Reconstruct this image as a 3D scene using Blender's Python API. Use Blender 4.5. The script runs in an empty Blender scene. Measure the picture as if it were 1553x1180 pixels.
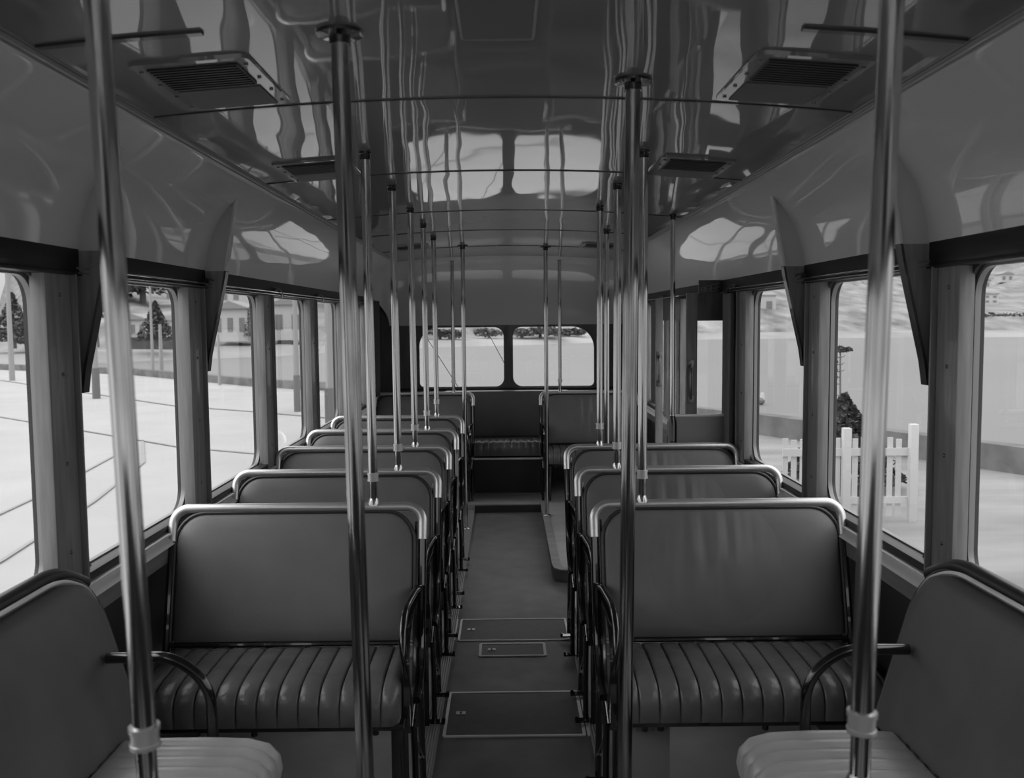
import bpy, bmesh, math, random
from mathutils import Vector, Matrix
random.seed(7)
C = bpy.context.scene.collection
PI = math.pi

# ------------------------------------------------------------------ camera
F_PX = 1387.0
cam_d = bpy.data.cameras.new('camera'); cam = bpy.data.objects.new('camera', cam_d); C.objects.link(cam)
cam_d.sensor_fit = 'HORIZONTAL'; cam_d.sensor_width = 36.0; cam_d.lens = 36.0*F_PX/1553.0
cam_d.clip_start = 0.05; cam_d.clip_end = 2000
pitch = math.atan(105/F_PX); yaw = math.atan(8.5/F_PX); roll = math.radians(0.5)
Fw = Vector((math.sin(yaw)*math.cos(pitch), math.cos(yaw)*math.cos(pitch), -math.sin(pitch)))
R0 = Vector((math.cos(yaw), -math.sin(yaw), 0)); U0 = R0.cross(Fw)
Rv = R0*math.cos(roll) - U0*math.sin(roll); Uv = U0*math.cos(roll) + R0*math.sin(roll)
M4 = Matrix((Rv, Uv, -Fw)).transposed().to_4x4(); M4.translation = Vector((0, 0, 1.66))
cam.matrix_world = M4
bpy.context.scene.camera = cam
cam_d.dof.use_dof = True; cam_d.dof.focus_distance = 4.2; cam_d.dof.aperture_fstop = 5.0

# ------------------------------------------------------------------ sky and exposure
vs = bpy.context.scene.view_settings
vs.view_transform = 'Standard'; vs.look = 'None'; vs.gamma = 1.0; vs.use_curve_mapping = False; vs.exposure = 0.0
world = bpy.data.worlds.new('overcast_sky'); bpy.context.scene.world = world; world.use_nodes = True
wn = world.node_tree.nodes; wl = world.node_tree.links; wn.clear()
wo = wn.new('ShaderNodeOutputWorld'); wb = wn.new('ShaderNodeBackground'); wt = wn.new('ShaderNodeTexCoord')
wsx = wn.new('ShaderNodeSeparateXYZ'); wr = wn.new('ShaderNodeValToRGB')
wl.new(wt.outputs['Generated'], wsx.inputs[0]); wl.new(wsx.outputs['Z'], wr.inputs[0])
wr.color_ramp.elements[0].position = 0.0; wr.color_ramp.elements[0].color = (.29, .29, .29, 1)
wr.color_ramp.elements[1].position = 0.9; wr.color_ramp.elements[1].color = (1, 1, 1, 1)
e = wr.color_ramp.elements.new(0.12); e.color = (.42, .42, .42, 1); e = wr.color_ramp.elements.new(0.4); e.color = (.75, .75, .75, 1)
wl.new(wr.outputs[0], wb.inputs[0]); wb.inputs[1].default_value = 2.1; wl.new(wb.outputs[0], wo.inputs[0])
sun_d = bpy.data.lights.new('hazy_sun', 'SUN'); sun_d.energy = 0.9; sun_d.angle = math.radians(50)
sun = bpy.data.objects.new('hazy_sun', sun_d); C.objects.link(sun)
sun.rotation_euler = (math.radians(48), 0, math.radians(-72))   # veiled, from the street side on the left

# ------------------------------------------------------------------ materials
def mat(name, base, rough=.5, metal=0.0, coat=0.0, spec=.5, bump=None, mottle=None, coatrough=.03):
    m = bpy.data.materials.new(name); m.use_nodes = True
    nt = m.node_tree; b = nt.nodes['Principled BSDF']
    b.inputs['Base Color'].default_value = (base, base, base, 1)
    b.inputs['Roughness'].default_value = rough; b.inputs['Metallic'].default_value = metal
    b.inputs['Coat Weight'].default_value = coat; b.inputs['Coat Roughness'].default_value = coatrough
    b.inputs['Specular IOR Level'].default_value = spec
    tc = nt.nodes.new('ShaderNodeTexCoord')
    def noise(scale, stretch=(1, 1, 1), detail=4):
        mp = nt.nodes.new('ShaderNodeMapping'); mp.inputs['Scale'].default_value = stretch
        n = nt.nodes.new('ShaderNodeTexNoise'); n.inputs['Scale'].default_value = scale; n.inputs['Detail'].default_value = detail
        nt.links.new(tc.outputs['Object'], mp.inputs[0]); nt.links.new(mp.outputs[0], n.inputs['Vector'])
        return n
    if mottle:                                   # (scale, low, high, stretch)
        n = noise(mottle[0], mottle[3] if len(mottle) > 3 else (1, 1, 1), 6)
        r = nt.nodes.new('ShaderNodeValToRGB')
        r.color_ramp.elements[0].position = .3; r.color_ramp.elements[1].position = .7
        r.color_ramp.elements[0].color = (mottle[1],)*3+(1,); r.color_ramp.elements[1].color = (mottle[2],)*3+(1,)
        nt.links.new(n.outputs['Fac'], r.inputs[0]); nt.links.new(r.outputs[0], b.inputs['Base Color'])
    if bump:                                     # (scale, distance, stretch, detail)
        n = noise(bump[0], bump[2] if len(bump) > 2 else (1, 1, 1), bump[3] if len(bump) > 3 else 3)
        bp = nt.nodes.new('ShaderNodeBump'); bp.inputs['Distance'].default_value = bump[1]; bp.inputs['Strength'].default_value = 1
        nt.links.new(n.outputs['Fac'], bp.inputs['Height']); nt.links.new(bp.outputs[0], b.inputs['Normal'])
        if coat: nt.links.new(bp.outputs[0], b.inputs['Coat Normal'])
    return m
M = {}
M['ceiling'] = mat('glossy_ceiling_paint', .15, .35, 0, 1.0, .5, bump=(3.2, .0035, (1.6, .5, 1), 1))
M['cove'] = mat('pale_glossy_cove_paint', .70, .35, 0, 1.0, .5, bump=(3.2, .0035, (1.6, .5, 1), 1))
M['plate'] = mat('painted_bracket', .6, .4, 0, .5)
M['plate_dark'] = mat('varnished_dark_bracket', .035, .35, 0, .5)
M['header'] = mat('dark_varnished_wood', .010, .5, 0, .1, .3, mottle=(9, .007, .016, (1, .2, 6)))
M['pillar'] = mat('varnished_pillar_wood', .3, .38, 0, .3, mottle=(16, .22, .36, (3, 3, .25)))
M['sillwood'] = mat('sill_wood', .25, .5, mottle=(14, .18, .3, (2, .2, 2)))
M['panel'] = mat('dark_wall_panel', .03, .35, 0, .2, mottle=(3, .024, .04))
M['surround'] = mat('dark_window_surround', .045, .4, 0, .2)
M['shutter'] = mat('matt_vent_shutter', .13, .6)
M['rear'] = mat('rear_panel_varnish', .11, .35, 0, .3, mottle=(8, .08, .13, (3, 1, .3)))
M['leather'] = mat('dark_leather', .19, .42, bump=(220, .0006), mottle=(5, .17, .21))
M['leather_creased'] = mat('creased_dark_leather', .2, .40, mottle=(5, .18, .22))
_n = M['leather_creased'].node_tree; _tc = _n.nodes.new('ShaderNodeTexCoord')
_mp = _n.nodes.new('ShaderNodeMapping'); _mp.inputs['Scale'].default_value = (16, 2, 2.2); _no = _n.nodes.new('ShaderNodeTexNoise'); _no.inputs['Scale'].default_value = 1.0; _no.inputs['Detail'].default_value = 1
_m2 = _n.nodes.new('ShaderNodeMapping'); _m2.inputs['Location'].default_value = (-.437*4.2, .06*4.2, -.79*4.2); _m2.inputs['Scale'].default_value = (4.2, 4.2, 4.2)
_g = _n.nodes.new('ShaderNodeTexGradient'); _g.gradient_type = 'SPHERICAL'; _mu = _n.nodes.new('ShaderNodeMath'); _mu.operation = 'MULTIPLY'; _b = _n.nodes.new('ShaderNodeBump'); _b.inputs['Distance'].default_value = .03
for a_, b_ in ((_tc.outputs['Object'], _mp.inputs[0]), (_mp.outputs[0], _no.inputs['Vector']), (_tc.outputs['Object'], _m2.inputs[0]), (_m2.outputs[0], _g.inputs[0]), (_no.outputs['Fac'], _mu.inputs[0]), (_g.outputs['Fac'], _mu.inputs[1]), (_mu.outputs[0], _b.inputs['Height']), (_b.outputs[0], _n.nodes['Principled BSDF'].inputs['Normal'])): _n.links.new(a_, b_)
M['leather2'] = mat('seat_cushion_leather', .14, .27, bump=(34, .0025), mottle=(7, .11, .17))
M['leather_glare'] = mat('bench_cushion_leather', .5, .33, 0, .3, bump=(30, .0012), mottle=(7, .42, .54), coatrough=.25)  # window glare on the cushions is put into this raised base colour
M['leather_dk'] = mat('bench_back_leather', .17, .42, bump=(220, .0006), mottle=(5, .15, .19))
M['leather_dark_roll'] = mat('black_padded_roll', .03, .35)
M['piping'] = mat('leather_piping', .06, .3)
M['chrome'] = mat('chromed_tube', .58, .12, 1.0)
M['satin'] = mat('satin_plated_rail', .8, .34, .75)
M['worn'] = mat('worn_plated_tube', .55, .13, 1.0, mottle=(14, .25, .5, (1, 1, .35)))
M['black'] = mat('black_enamel', .008, .16, 0, 1.0)
M['blackm'] = mat('black_matt', .012, .5)
M['alu'] = mat('aluminium_strip', .88, .5, .1)
M['alu_floor'] = mat('floor_trim_metal', .85, .6, 0)
M['lino'] = mat('aisle_linoleum', .13, .4, mottle=(6, .10, .16), bump=(120, .0006))
M['hatch'] = mat('hatch_linoleum', .09, .45, mottle=(20, .08, .105), bump=(120, .0006))
M['bay'] = mat('bay_floor_linoleum', .42, .5, mottle=(5, .36, .46))
M['stepwood'] = mat('step_edge_rubber', .26, .45, mottle=(10, .22, .32, (.3, 2, 2)))
M['doorwood'] = mat('door_wood', .25, .4, mottle=(14, .18, .3, (3, 3, .3)))
M['doordark'] = mat('door_dark_wood', .09, .35, mottle=(12, .06, .12, (3, 3, .4)))
M['rubber'] = mat('window_rubber', .02, .4)
M['winmetal'] = mat('window_channel_metal', .32, .35, .4)
M['curtain'] = mat('dark_curtain_cloth', .09, .8)
M['curtain2'] = mat('grey_curtain_cloth', .25, .8)
M['box'] = mat('grey_painted_box', .27, .45)
M['grille'] = mat('dark_vent_grille', .012, .4)
M['brass'] = mat('dark_bronze', .2, .3, .9)
M['road'] = mat('pale_road', .40, .8, mottle=(.5, .37, .42), spec=.2)
M['sand'] = mat('grey_shingle', .5, .9, mottle=(1.2, .20, .32, (.3, 1, 1)), spec=.2)
M['wallc'] = mat('sea_wall_concrete', .25, .85, mottle=(2, .12, .21), spec=.2)
M['water'] = mat('calm_grey_water', .19, .6, mottle=(.03, .18, .2), spec=.2)
M['hill'] = mat('hazy_hillside', .22, .95, mottle=(.30, .13, .34, (1, .12, 3)), spec=.1, bump=(.05, 1.0))
M['beach'] = mat('pale_beach', .3, .9, mottle=(.1, .24, .36), spec=.1)
M['white'] = mat('white_paint', .6, .6)
M['housew'] = mat('pale_house_wall', .5, .8)
M['houseroof'] = mat('house_roof', .28, .8)
M['housewin'] = mat('house_window', .2, .3)
M['foliage'] = mat('hazy_foliage', .09, .8, mottle=(9, .05, .15), spec=.1)
M['foliage_far'] = mat('distant_foliage', .12, .9, mottle=(2, .08, .17), spec=.1)
M['timber'] = mat('weathered_pole_timber', .3, .8)
M['timberdk'] = mat('tarred_pole_base', .15, .8)
M['rope'] = mat('tarred_rope', .04, .8)
M['rail_line'] = mat('tram_rail_line', .28, .6)
M['hedge'] = mat('dark_hedge', .1, .9, mottle=(1, .07, .13))
g = bpy.data.materials.new('window_glass'); g.use_nodes = True; nt = g.node_tree; nt.nodes.clear()
o_ = nt.nodes.new('ShaderNodeOutputMaterial'); mx = nt.nodes.new('ShaderNodeMixShader'); tr = nt.nodes.new('ShaderNodeBsdfTransparent')
gl = nt.nodes.new('ShaderNodeBsdfGlossy'); gl.inputs['Roughness'].default_value = .01; lw_ = nt.nodes.new('ShaderNodeLayerWeight'); lw_.inputs[0].default_value = .5; pw_ = nt.nodes.new('ShaderNodeMath'); pw_.operation = 'POWER'; pw_.inputs[1].default_value = 5.0; fr = nt.nodes.new('ShaderNodeMath'); fr.operation = 'MULTIPLY_ADD'; fr.inputs[1].default_value = .6; fr.inputs[2].default_value = .04; nt.links.new(lw_.outputs['Facing'], pw_.inputs[0]); nt.links.new(pw_.outputs[0], fr.inputs[0])
tr.inputs[0].default_value = (.97, .97, .97, 1)
nt.links.new(fr.outputs[0], mx.inputs[0]); nt.links.new(tr.outputs[0], mx.inputs[1]); nt.links.new(gl.outputs[0], mx.inputs[2]); nt.links.new(mx.outputs[0], o_.inputs[0])
M['glass'] = g
# ribbed kerb strip: fine lengthways ribs
rb = mat('ribbed_rubber_strip', .34, .45); nt = rb.node_tree
tc = nt.nodes.new('ShaderNodeTexCoord'); wv = nt.nodes.new('ShaderNodeTexWave'); wv.bands_direction = 'X'; wv.inputs['Scale'].default_value = 30; bp = nt.nodes.new('ShaderNodeBump')
bp.inputs['Distance'].default_value = .004
nt.links.new(tc.outputs['Object'], wv.inputs['Vector']); nt.links.new(wv.outputs['Fac'], bp.inputs['Height']); nt.links.new(bp.outputs[0], nt.nodes['Principled BSDF'].inputs['Normal'])
M['ribbed'] = rb

# ------------------------------------------------------------------ mesh helpers
def ob(name, bm, m, parent=None, smooth=True, angle=35):
    me = bpy.data.meshes.new(name)
    bmesh.ops.recalc_face_normals(bm, faces=bm.faces[:])
    bm.to_mesh(me); bm.free()
    for mm in (m if isinstance(m, (list, tuple)) else [m]): me.materials.append(M[mm] if isinstance(mm, str) else mm)
    if smooth:
        me.polygons.foreach_set('use_smooth', [True]*len(me.polygons))
        try: me.set_sharp_from_angle(angle=math.radians(angle))
        except Exception: pass
    o = bpy.data.objects.new(name, me); C.objects.link(o)
    if parent: o.parent = parent
    return o
def thing(name, label, cat, loc=(0, 0, 0), group=None, rz=0):
    o = bpy.data.objects.new(name, None); o.empty_display_size = .1; C.objects.link(o); o.location = loc; o.rotation_euler = (0, 0, rz)
    o['label'] = label; o['category'] = cat
    if group: o['group'] = group
    return o
def tag(o, label, cat, group=None, kind=None):
    o['label'] = label; o['category'] = cat
    if group: o['group'] = group
    if kind: o['kind'] = kind
    return o
def struct(o):
    o['kind'] = 'structure'; return o
def box(bm, x0, x1, y0, y1, z0, z1, bev=0.0, mi=0):
    vs = [bm.verts.new((x, y, z)) for x in (x0, x1) for y in (y0, y1) for z in (z0, z1)]
    fs = [bm.faces.new([vs[i] for i in q]) for q in ((0, 1, 3, 2), (4, 6, 7, 5), (0, 4, 5, 1), (2, 3, 7, 6), (0, 2, 6, 4), (1, 5, 7, 3))]
    for f in fs: f.material_index = mi
    if bev:
        es = list({e for f in fs for e in f.edges})
        r = bmesh.ops.bevel(bm, geom=es, offset=bev, segments=2, affect='EDGES', profile=.6)
        for f in r['faces']: f.material_index = mi
def BM(): return bmesh.new()
def bx(*a, **k):
    bm = BM(); box(bm, *a, **k); return bm
def tube(bm, pts, r, n=12, closed=False, mi=0, caps=True):
    pts = [Vector(p) for p in pts]; N = len(pts)
    rr = r if isinstance(r, (list, tuple)) else [r]*N
    T = []
    for i in range(N):
        a = pts[(i-1) % N] if (closed or i > 0) else pts[i]; b = pts[(i+1) % N] if (closed or i < N-1) else pts[i]
        T.append((b-a).normalized())
    up = Vector((0, 0, 1)) if abs(T[0].z) < .9 else Vector((1, 0, 0))
    u = T[0].cross(up).normalized(); rings = []
    for i in range(N):
        if i:
            q = T[i-1].rotation_difference(T[i]); u = q @ u
        u = (u - T[i]*u.dot(T[i])).normalized(); v = T[i].cross(u)
        rings.append([bm.verts.new(pts[i] + (u*math.cos(2*PI*k/n) + v*math.sin(2*PI*k/n))*rr[i]) for k in range(n)])
    for i in range(N if closed else N-1):
        A = rings[i]; B = rings[(i+1) % N]
        for k in range(n):
            f = bm.faces.new((A[k], A[(k+1) % n], B[(k+1) % n], B[k])); f.material_index = mi
    if caps and not closed:
        bm.faces.new(rings[0][::-1]).material_index = mi; bm.faces.new(rings[-1]).material_index = mi
def curve(pts, seg=8, r=.05):
    """polyline with rounded corners of radius r (one number or one per inner point)"""
    pts = [Vector(p) for p in pts]; out = [pts[0]]
    for i in range(1, len(pts)-1):
        ri = r[i-1] if isinstance(r, (list, tuple)) else r
        a = (pts[i-1]-pts[i]); b = (pts[i+1]-pts[i]); d = min(ri, a.length*.49, b.length*.49)
        p0 = pts[i]+a.normalized()*d; p2 = pts[i]+b.normalized()*d
        # quarter-arc-like blend
        for k in range(seg+1):
            t = k/seg; w = .7071 if abs(a.normalized().dot(b.normalized())) < .5 else 1.0
            den = (1-t)**2 + 2*w*t*(1-t) + t*t
            out.append((p0*(1-t)**2 + pts[i]*2*w*t*(1-t) + p2*t*t)/den)
    out.append(pts[-1]); return out
def cyl(bm, c, r, h, axis='z', n=16, mi=0, r2=None):
    c = Vector(c); d = {'x': Vector((1, 0, 0)), 'y': Vector((0, 1, 0)), 'z': Vector((0, 0, 1))}[axis]
    tube(bm, [c-d*h/2, c+d*h/2], [r, r2 if r2 is not None else r], n, mi=mi)
def prism(bm, poly, axis, a, b, mi=0):
    """extrude a 2D polygon; axis 'x': poly=(y,z); 'y': poly=(x,z); 'z': poly=(x,y)"""
    def P(p, t): return {'x': (t, p[0], p[1]), 'y': (p[0], t, p[1]), 'z': (p[0], p[1], t)}[axis]
    A = [bm.verts.new(P(p, a)) for p in poly]; B = [bm.verts.new(P(p, b)) for p in poly]; n = len(poly)
    fs = [bm.faces.new(A[::-1]), bm.faces.new(B)] + [bm.faces.new((A[i], A[(i+1) % n], B[(i+1) % n], B[i])) for i in range(n)]
    for f in fs: f.material_index = mi
def rrect(u0, u1, v0, v1, rad, seg=8):
    """rounded rectangle loop CCW; rad = (r00, r10, r11, r01)"""
    if not isinstance(rad, (list, tuple)): rad = (rad,)*4
    out = []
    for (cu, cv, a0, r) in ((u0+rad[0], v0+rad[0], PI, rad[0]), (u1-rad[1], v0+rad[1], 1.5*PI, rad[1]), (u1-rad[2], v1-rad[2], 0, rad[2]), (u0+rad[3], v1-rad[3], .5*PI, rad[3])):
        for k in range(seg+1):
            t = a0 + .5*PI*k/seg; out.append((cu+r*math.cos(t), cv+r*math.sin(t)))
    return out
def holed(bm, P, U0, U1, V0, V1, loop, mi=0):
    """front face rectangle [U0,U1]x[V0,V1] around a hole loop and the same at depth 1; P(u,v,d)"""
    cu = sum(p[0] for p in loop)/len(loop); cv = sum(p[1] for p in loop)/len(loop)
    n = len(loop); outer = []
    q = n//4
    corners = [(U0, V0), (U1, V0), (U1, V1), (U0, V1)]
    # every quarter arc maps onto the two half-sides around its corner
    for ci in range(4):
        c = corners[ci]; prv = corners[(ci-1) % 4]; nxt = corners[(ci+1) % 4]
        pm = ((c[0]+prv[0])/2, (c[1]+prv[1])/2); nm = ((c[0]+nxt[0])/2, (c[1]+nxt[1])/2)
        for k in range(q):
            t = k/(q-1)
            if t <= .5: s = t*2; s = .5+.5*s if True else s; outer.append((pm[0]+(c[0]-pm[0])*s, pm[1]+(c[1]-pm[1])*s))
            else: s = (1-t)*2; s = .5+.5*s; outer.append((nm[0]+(c[0]-nm[0])*s, nm[1]+(c[1]-nm[1])*s))
    def ring(pts, d): return [bm.verts.new(P(u, v, d)) for u, v in pts]
    I0, O0, I1, O1 = ring(loop, 0), ring(outer, 0), ring(loop, 1), ring(outer, 1)
    for k in range(n):
        j = (k+1) % n
        for a, b, c_, d_ in ((I0[k], I0[j], O0[j], O0[k]), (I1[k], O1[k], O1[j], I1[j]), (I0[k], I1[k], I1[j], I0[j]), (O0[k], O0[j], O1[j], O1[k])):
            f = bm.faces.new((a, b, c_, d_)); f.material_index = mi

# ------------------------------------------------------------------ the body shell
FRONT = -1.9; BACK = 9.05
pill = [2.57+1.105*k for k in range(-4, 6)]            # pillar centres: -1.85 ... 8.095
def side_wall(s, door=None):
    """s=-1 left, +1 right"""
    X0, X1 = 1.262*s, 1.31*s
    bm = BM()
    segs = [(FRONT, BACK)] if not door else [(FRONT, door[0]), (door[1], BACK)]
    for a, b in segs:
        box(bm, min(1.25*s, 1.31*s), max(1.25*s, 1.31*s), a, b, -.1, .90)
    box(bm, min(X0, X1), max(X0, X1), FRONT, BACK, 1.812, 2.0)
    for k in range(len(pill)-1):
        y0, y1 = pill[k], pill[k+1]
        if door and y0 < door[1]-.2 and y1 > door[0]+.2: continue
        L = rrect(y0+.107, y1-.070, .925, 1.80, .085, 8)
        holed(bm, lambda u, v, d: (X0+(X1-X0)*d, u, v), y0, y1, .90, 1.812, L, mi=1)
    if door:
        box(bm, min(X0, X1), max(X0, X1), 4.78, door[0], .90, 1.812, mi=1); box(bm, min(X0, X1), max(X0, X1), door[1], 6.99, .90, 1.812, mi=1)
    box(bm, min(X0, X1), max(X0, X1), pill[-1], BACK, .90, 1.812, mi=1)
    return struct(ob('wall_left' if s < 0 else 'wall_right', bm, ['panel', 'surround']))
DOOR = (5.12, 6.42)
side_wall(-1); side_wall(1, DOOR)

# ceiling shell with coves, falling into the rear dome
def prof():
    pts = []
    for k in range(11):                                  # left cove, bezier
        t = k/10; P0, P1, P2, P3 = (-1.222, 1.872), (-1.21, 2.04), (-1.12, 2.175), (-.98, 2.242)
        pts.append(tuple((1-t)**3*P0[i]+3*t*(1-t)**2*P1[i]+3*t*t*(1-t)*P2[i]+t**3*P3[i] for i in (0, 1)))
    n = 16
    for k in range(1, n): x = -.98 + 1.96*k/n; pts.append((x, 2.29-.05*x*x))
    pts += [(-x, z) for x, z in pts[:11][::-1]]
    return pts
PR = prof()
def ceil_z(x, y): return 2.29 - .05*x*x - .0065*y*(1 if y > 0 else 0)
bm = BM(); rings = []
ys = [FRONT+ (8.15-FRONT)*k/24 for k in range(25)] + [8.15+.9*math.sin(.5*PI*k/14) for k in range(1, 15)]
for y in ys:
    row = []
    for x, z in PR:
        zz = z - .0065*max(y, 0)*min(1, max(0, (z-1.87)/.37)); xx = x
        if y > 8.15:
            t = min(1, (y-8.15)/.9); gq = math.sqrt(max(0, 1-t**2.2))
            zz = 1.61 + (zz-1.61)*gq; xx = x*(1-.06*t**3)
        row.append((xx, y, zz))
    rings.append([bm.verts.new(p) for p in row])
for i in range(len(rings)-1):
    for k in range(len(PR)-1):
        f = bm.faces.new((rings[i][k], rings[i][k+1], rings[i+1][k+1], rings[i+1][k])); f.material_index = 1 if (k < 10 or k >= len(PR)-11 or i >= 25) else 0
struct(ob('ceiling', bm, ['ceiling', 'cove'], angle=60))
bm = BM()                                               # outer roof skin keeps the sky out of the seams
box(bm, -1.31, 1.31, FRONT, BACK+.06, 2.34, 2.38); box(bm, -1.31, -1.29, FRONT, BACK+.06, 1.98, 2.34); box(bm, 1.29, 1.31, FRONT, BACK+.06, 1.98, 2.34)
box(bm, -1.31, 1.31, BACK+.02, BACK+.06, 1.60, 2.34)
struct(ob('trim_1', bm, 'header')).name = 'trim_1'
TR = [1]
def trim(bm, m, parent=None, **k):
    TR[0] += 1; return struct(ob('trim_%d' % TR[0], bm, m, **k))
# longitudinal cover strips on the cove joints, with a fine raised bead
for s in (-1, 1):
    bm = BM()
    for dx, r in ((0, .006), (.013, .003), (-.013, .003)):
        tube(bm, [(s*(.98+dx), FRONT+.05, ceil_z(.98+dx, 0)-.001-(.006 if dx > 0 else 0)), (s*(.98+dx), 0, ceil_z(.98+dx, 0)-.001-(.006 if dx > 0 else 0)), (s*(.98+dx), 8.15, ceil_z(.98+dx, 8.15)-.001-(.006 if dx > 0 else 0))], r, 8)
    trim(bm, 'box')
# transverse joint strips across the ceiling
for y in (-.9, .3, 1.40, 2.58, 3.77, 5.04, 6.07, 7.26):
    bm = BM()
    xs = [-.965+1.93*k/14 for k in range(15)]
    poly = [(x, ceil_z(x, y)-.0035) for x in xs] + [(x, ceil_z(x, y)+.004) for x in xs[::-1]]
    prism(bm, poly, 'y', y-.006, y+.006, mi=0)
    trim(bm, 'plate_dark')
for s in (-1, 1):                                        # short dark joint outboard of the first vents
    xs = [.62+.34*k/4 for k in range(5)]
    poly = [(s*x, ceil_z(x, 1.94)-.006) for x in xs] + [(s*x, ceil_z(x, 1.94)+.004) for x in xs[::-1]]
    bm = BM(); prism(bm, poly, 'y', 1.93, 1.95); trim(bm, 'plate_dark')

# header boards above the windows, sill strips below
for s in (-1, 1):
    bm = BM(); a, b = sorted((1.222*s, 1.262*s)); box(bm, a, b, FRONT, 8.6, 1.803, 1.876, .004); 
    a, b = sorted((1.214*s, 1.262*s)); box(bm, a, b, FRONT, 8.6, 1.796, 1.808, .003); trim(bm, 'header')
    spans = [(FRONT, BACK)] if s < 0 else [(FRONT, DOOR[0]), (DOOR[1], BACK)]
    bm = BM()
    for y0, y1 in spans: a, b = sorted((1.228*s, 1.275*s)); box(bm, a, b, y0, y1, .906, .930, .004)
    trim(bm, 'rubber')
    bm = BM()
    for y0, y1 in spans:
        a, b = sorted((1.212*s, 1.25*s)); box(bm, a, b, y0, y1, .896, .9035, .002)
        prism(bm, [(1.200*s, .866), (1.203*s, .872), (1.226*s, .892), (1.25*s, .893), (1.25*s, .866)], 'y', y0, y1)
    trim(bm, 'alu')
    bm = BM()
    for y0, y1 in spans: a, b = sorted((1.222*s, 1.25*s)); box(bm, a, b, y0, y1, .80, .868, .003)
    trim(bm, 'sillwood')

# pillars with rivets
for s in (-1, 1):
    for yk in pill:
        if s > 0 and 5.2 < yk < 6.4: continue
        bm = BM()
        a, b = sorted((1.226*s, 1.27*s)); box(bm, a, b, yk-(.112 if s < 0 else .094), yk+.030, .905, 1.80, .006)
        a, b = sorted((1.212*s, 1.27*s)); box(bm, a, b, yk+.034, yk+.044, .905, 1.80, .003)
        a, b = sorted((1.232*s, 1.27*s)); box(bm, a, b, yk+.048, yk+.080, .905, 1.80, .004)
        p = trim(bm, 'pillar')
        rv = BM()
        for z in (1.02, 1.27, 1.52, 1.74):
            c = Vector((1.225*s, yk-.035, z)); m_ = Matrix.Translation(c) @ Matrix.Diagonal((.5, 1, 1, 1))
            bmesh.ops.create_uvsphere(rv, u_segments=8, v_segments=6, radius=.006, matrix=m_)
        r_ = ob('rivet', rv, 'brass', p)
# brackets from the first two pillars up into the cove
def bracket(s, yk):
    y = yk+.088; inner = [(1.224, 1.46), (1.214, 1.53), (1.146, 1.82), (1.086, 2.165)]
    cove = [(-x, z) for x, z in PR[:9]]
    def ix(z):
        for (xa, za), (xb, zb) in zip(inner, inner[1:]):
            if za <= z <= zb: return xa+(xb-xa)*(z-za)/(zb-za)
        return inner[-1][0]
    def oxx(z):
        if z <= 1.872: return 1.262 if z < 1.80 else 1.224
        for (xa, za), (xb, zb) in zip(cove, cove[1:]):
            if za <= z <= zb: return xa+(xb-xa)*(z-za)/(zb-za)
        return 1.1
    p = None
    for (zlo, zhi, mw, mf) in ((1.46, 1.868, 'pillar', 'plate_dark'), (1.868, 2.158, 'plate', 'cove')):
        zs = [zlo+(zhi-zlo)*k/12 for k in range(13)]
        bm = BM(); prism(bm, [(s*ix(z), z) for z in zs] + [(s*max(oxx(z), ix(z)+.001), z) for z in zs[::-1]], 'y', y-.008, y)
        if p is None: p = trim(bm, mw)
        else: ob('upper_web', bm, mw, p)
        bm = BM(); rows = []                              # flange along the inboard edge
        for z in zs:
            x = ix(z); rows.append([bm.verts.new((s*(x-.005), y-.022, z)), bm.verts.new((s*(x-.005), y+.016, z)), bm.verts.new((s*(x+.003), y+.016, z)), bm.verts.new((s*(x+.003), y-.022, z))])
        for i in range(len(rows)-1):
            for k in range(4): bm.faces.new((rows[i][k], rows[i][(k+1) % 4], rows[i+1][(k+1) % 4], rows[i+1][k]))
        bm.faces.new(rows[0]); bm.faces.new(rows[-1][::-1]); ob('flange', bm, mf, p)
for s in (-1, 1):
    for yk in (pill[4-0], pill[5]): bracket(s, yk)

# windows
WN = [0]
def window(s, y0, y1):
    WN[0] += 1; X = 1.286*s
    L = rrect(y0, y1, .925, 1.80, .085, 8)
    bm = BM()
    A = L; B = rrect(y0+.009, y1-.009, .934, 1.791, .078, 8)
    n = len(A)
    def ring(pts, x): return [bm.verts.new((x, u, v)) for u, v in pts]
    r0, r1, r2, r3 = ring(A, X-.008*s), ring(B, X-.008*s), ring(B, X+.008*s), ring(A, X+.008*s)
    for k in range(n):
        j = (k+1) % n
        for P_, Q in ((r0, r1), (r1, r2), (r2, r3), (r3, r0)): bm.faces.new((P_[k], P_[j], Q[j], Q[k]))
    w = struct(ob('window_%d' % WN[0], bm, 'winmetal'))
    bm = BM(); B2 = rrect(y0+.006, y1-.006, .931, 1.794, .08, 8); bm.faces.new([bm.verts.new((X, u, v)) for u, v in B2])
    ob('glass_pane', bm, 'glass', w)
for s in (-1, 1):
    for k in range(len(pill)-1):
        y0, y1 = pill[k], pill[k+1]
        if s > 0 and y0 < DOOR[1]-.2 and y1 > DOOR[0]+.2: continue
        window(s, y0+.107, y1-.070)
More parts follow.
